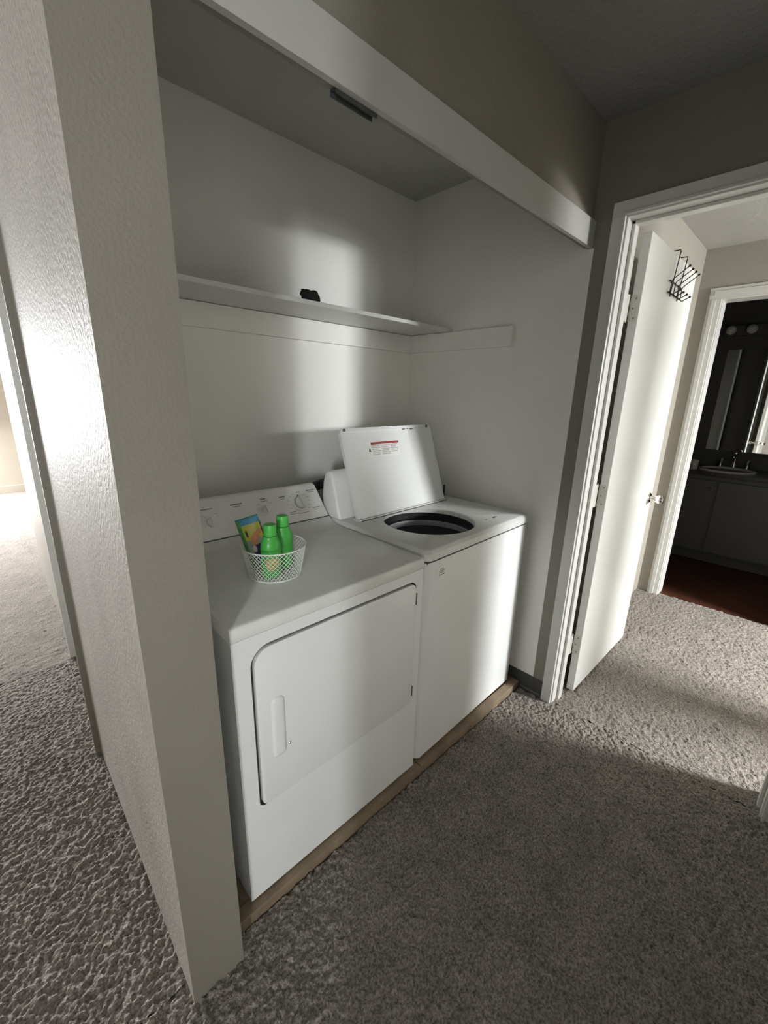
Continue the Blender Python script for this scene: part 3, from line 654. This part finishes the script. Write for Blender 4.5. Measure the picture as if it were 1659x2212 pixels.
def bottle(x, y, H, label, rot, lab):
    z0 = ZR0 + .0035
    t = thing('detergent_bottle', label, 'bottle', (x, y, z0), rot, group='green bottles in the wire basket')
    s = H / .185
    prof = [(.026, 0), (.0290, .004), (.0300, .012), (.0300, .078), (.0290, .083), (.0300, .088), (.0300, .110), (.028, .125), (.024, .138), (.0215, .144), (.0215, .150), (.0165, .152)]
    b = NB(); lathe(b, [(r, h * s) for r, h in prof], (x, y, z0), n=36, sx=1.0, sy=.86); obj('body', b, M['green'], t, smooth=50)
    b = NB(); lathe(b, [(.0178, .1525), (.0185, .154), (.0182, .180), (.0168, .1845), (.010, .1852)], (x, y, z0 + (s - 1) * .152), n=36); obj('cap', b, M['greencap'], t, smooth=40)
    if lab:
        b = NB(); n = 14; rows = []
        for (zz, f) in ((.028, .2), (.040, .7), (.055, 1.0), (.066, 1.0), (.076, .85)):
            rows.append([b.verts.new((x + .0304 * math.cos(a), y + .0304 * .86 * math.sin(a) , z0 + zz * s)) for a in [math.radians(-125 + f * (-45 + 90 * k / (n - 1)) + 15) for k in range(n)]])
        for P, Q in zip(rows, rows[1:]):
            for k in range(n - 1): b.faces.new((P[k], P[k + 1], Q[k + 1], Q[k]))
        o = obj('front_label', b, M['yellowlabel'], t, smooth=True); md = o.modifiers.new('thickness', 'SOLIDIFY'); md.thickness = .0004; md.offset = 1
bottle(.557, 1.040, .152, 'bright green bottle at basket front with a yellowish label', 0.0, True)
bottle(.620, 1.078, .160, 'taller-standing bright green bottle at basket back', 0.0, False)
# snack-style laundry pouch leaning at the left of the basket
def pouch():
    z0 = ZR0 + .006
    t = thing('laundry_pouch', 'green-sided printed pouch with blue top band leaning in basket', 'pouch', (.530, 1.085, z0))
    ux = Vector((.84, -.42, .26)).normalized(); uz = Vector((-.30, .10, .95)).normalized(); uz = (uz - ux * uz.dot(ux)).normalized(); un = ux.cross(uz).normalized()
    if un.y > 0: un = -un
    o0 = Vector((.562, 1.098, z0 + .012)); W, H = .066, .160
    def P(u, v, d): return o0 + ux * (u * W) + uz * (v * H) + un * d
    def bulge(u, v): return .015 * (max(0, 1 - (2 * u) ** 2)) ** .6 * (max(0, 1 - max(0, (v - .55) / .45) ** 1.6)) * min(1, v * 6 + .35)
    nu, nv_ = 12, 20
    b = NB(); F = [[b.verts.new(P(-.5 + i / nu, j / nv_, bulge(-.5 + i / nu, j / nv_) + .0006)) for i in range(nu + 1)] for j in range(nv_ + 1)]
    K = [[b.verts.new(P(-.5 + i / nu, j / nv_, -bulge(-.5 + i / nu, j / nv_) - .0006)) for i in range(nu + 1)] for j in range(nv_ + 1)]
    for G in (F, K):
        for j in range(nv_):
            for i in range(nu): b.faces.new((G[j][i], G[j][i + 1], G[j + 1][i + 1], G[j + 1][i]))
    bord = [(0, i) for i in range(nu + 1)] + [(j, nu) for j in range(1, nv_ + 1)] + [(nv_, i) for i in range(nu - 1, -1, -1)] + [(j, 0) for j in range(nv_ - 1, 0, -1)]
    for k in range(len(bord)):
        a, c = bord[k], bord[(k + 1) % len(bord)]; b.faces.new((F[a[0]][a[1]], F[c[0]][c[1]], K[c[0]][c[1]], K[a[0]][a[1]]))
    # printed film: colour zones across the face
    m = bpy.data.materials.new('printed_pouch_film'); m.use_nodes = True; nt = m.node_tree; bs = nt.nodes['Principled BSDF']; bs.inputs['Roughness'].default_value = .28
    tc = nt.nodes.new('ShaderNodeTexCoord'); uvm = nt.nodes.new('ShaderNodeUVMap'); uvm.uv_map = 'print'; sx = nt.nodes.new('ShaderNodeSeparateXYZ'); nt.links.new(uvm.outputs[0], sx.inputs[0])
    def cmp(out, op, val):
        n = nt.nodes.new('ShaderNodeMath'); n.operation = op; n.inputs[1].default_value = val; nt.links.new(out, n.inputs[0]); return n.outputs[0]
    def AND(a, c):
        n = nt.nodes.new('ShaderNodeMath'); n.operation = 'MULTIPLY'; nt.links.new(a, n.inputs[0]); nt.links.new(c, n.inputs[1]); return n.outputs[0]
    def blob(cx, cy, rx, ry, wob=.0):
        def dd(out, c, r):
            n = nt.nodes.new('ShaderNodeMath'); n.operation = 'SUBTRACT'; n.inputs[1].default_value = c; nt.links.new(out, n.inputs[0])
            q = nt.nodes.new('ShaderNodeMath'); q.operation = 'DIVIDE'; q.inputs[1].default_value = r; nt.links.new(n.outputs[0], q.inputs[0])
            p = nt.nodes.new('ShaderNodeMath'); p.operation = 'POWER'; p.inputs[1].default_value = 2; nt.links.new(q.outputs[0], p.inputs[0]); return p.outputs[0]
        s_ = nt.nodes.new('ShaderNodeMath'); s_.operation = 'ADD'; nt.links.new(dd(sx.outputs[0], cx, rx), s_.inputs[0]); nt.links.new(dd(sx.outputs[1], cy, ry), s_.inputs[1])
        return cmp(s_.outputs[0], 'LESS_THAN', 1.0)
    cur = None
    def layer(mask, col):
        nonlocal cur
        mx = nt.nodes.new('ShaderNodeMix'); mx.data_type = 'RGBA'; nt.links.new(mask, mx.inputs[0])
        if cur is None: mx.inputs[6].default_value = (.30, .36, .30, 1)
        else: nt.links.new(cur, mx.inputs[6])
        mx.inputs[7].default_value = (*col, 1); cur = mx.outputs[2]
    u, vv = sx.outputs[0], sx.outputs[1]
    layer(cmp(u, 'LESS_THAN', .17), (.08, .26, .09))
    layer(AND(cmp(u, 'GREATER_THAN', .17), AND(cmp(vv, 'GREATER_THAN', .58), cmp(vv, 'LESS_THAN', .88))), (.50, .48, .08))
    layer(blob(.52, .56, .13, .10), (.62, .22, .07)); layer(blob(.66, .64, .15, .08), (.60, .24, .08)); layer(blob(.84, .70, .13, .06), (.55, .27, .10)); layer(blob(.30, .71, .05, .07), (.05, .07, .03))
    layer(cmp(u, 'GREATER_THAN', .95), (.05, .06, .04))
    layer(AND(cmp(vv, 'LESS_THAN', .47), cmp(u, 'GREATER_THAN', .35)), (.035, .02, .085))
    layer(blob(.42, .40, .09, .07), (.55, .55, .55))
    layer(AND(cmp(vv, 'GREATER_THAN', .87), cmp(u, 'GREATER_THAN', .17)), (.05, .28, .46))
    layer(cmp(vv, 'GREATER_THAN', .975), (.02, .15, .22))
    nt.links.new(cur, bs.inputs['Base Color'])
    uvl = b.loops.layers.uv.new('print')
    for row, src in ((F, 0), (K, 1)):
        for j in range(nv_ + 1):
            for i in range(nu + 1):
                for l in row[j][i].link_loops: l[uvl].uv = (i / nu, j / nv_)
    o = obj('film', b, m, t, smooth=60)
pouch()

# ================================================================== BATHROOM
VX, VY0, VY1 = 4.70, -.55, .885
va = thing('bathroom_vanity', 'dark grey vanity cabinet with dark counter in the unlit bathroom', 'vanity', (4.97, .17, 0))
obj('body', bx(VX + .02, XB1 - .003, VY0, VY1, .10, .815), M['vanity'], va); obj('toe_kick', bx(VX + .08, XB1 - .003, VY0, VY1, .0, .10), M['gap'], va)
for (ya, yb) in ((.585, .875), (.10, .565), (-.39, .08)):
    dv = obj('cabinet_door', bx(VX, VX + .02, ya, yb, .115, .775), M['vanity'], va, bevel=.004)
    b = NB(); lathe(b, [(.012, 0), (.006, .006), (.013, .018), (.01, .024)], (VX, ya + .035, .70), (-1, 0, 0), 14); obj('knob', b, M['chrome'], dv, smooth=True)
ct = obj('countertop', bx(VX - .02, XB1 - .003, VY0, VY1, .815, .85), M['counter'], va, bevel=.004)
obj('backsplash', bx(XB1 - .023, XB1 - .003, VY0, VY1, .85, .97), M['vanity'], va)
b = NB(); lathe(b, [(.215, 0), (.215, .010), (.205, .016), (.190, .014), (.17, -.02), (.12, -.07), (.03, -.085)], (4.93, .56, .850), n=40, cap0=False, sx=.9, sy=1.0); obj('sink', b, M['porcelain'], ct, smooth=40)
b = NB(); lathe(b, [(.026, 0), (.024, .03), (.012, .06), (.010, .10)], (5.14, .54, .865), n=18); tube(b, smooth_path([(5.14, .54, .94), (5.13, .54, .985), (5.08, .54, 1.0), (5.02, .54, .985), (5.005, .54, .96)], 4), .011, 10)
fa = obj('faucet', b, M['chrome'], ct, smooth=40)
for yy in (.44, .64):
    b = NB(); lathe(b, [(.024, 0), (.02, .03), (.016, .035), (.018, .07), (.008, .076)], (5.13, yy, .865), n=18); obj('tap_handle', b, M['chrome'], ct, smooth=40)
b = NB(); lathe(b, [(.028, 0), (.033, .085), (.031, .085), (.026, .004)], (4.80, .79, .8505), n=24, cap1=True); o = obj('cup', b, M['cup'], None, smooth=40); tag(o, 'pale cup standing on the dark bathroom counter', 'cup')
mi = thing('wall_mirror', 'frameless wall mirror above the dark vanity counter', 'mirror', (XB1 - .01, .12, 1.0))
obj('glass', bx(XB1 - .010, XB1 - .003, -.55, .80, 1.005, 1.93), M['mirror'], mi)
lb = thing('vanity_light', 'unlit globe bulb light bar above the bathroom mirror', 'light fixture', (XB1 - .02, .45, 2.1))
obj('bar', bx(XB1 - .045, XB1 - .003, .0, .86, 2.05, 2.14), M['vanity'], lb, bevel=.004)
for k in range(6):
    b = NB(); ball(b, (XB1 - .09, .80 - k * .148, 2.095), .040, 20, 14); bu = obj('bulb', b, M['bulb'], lb, smooth=True)
    b = NB(); lathe(b, [(.024, 0), (.022, .02)], (XB1 - .045, .80 - k * .148, 2.095), (-1, 0, 0), 16); obj('socket', b, M['chrome'], lb, smooth=True)
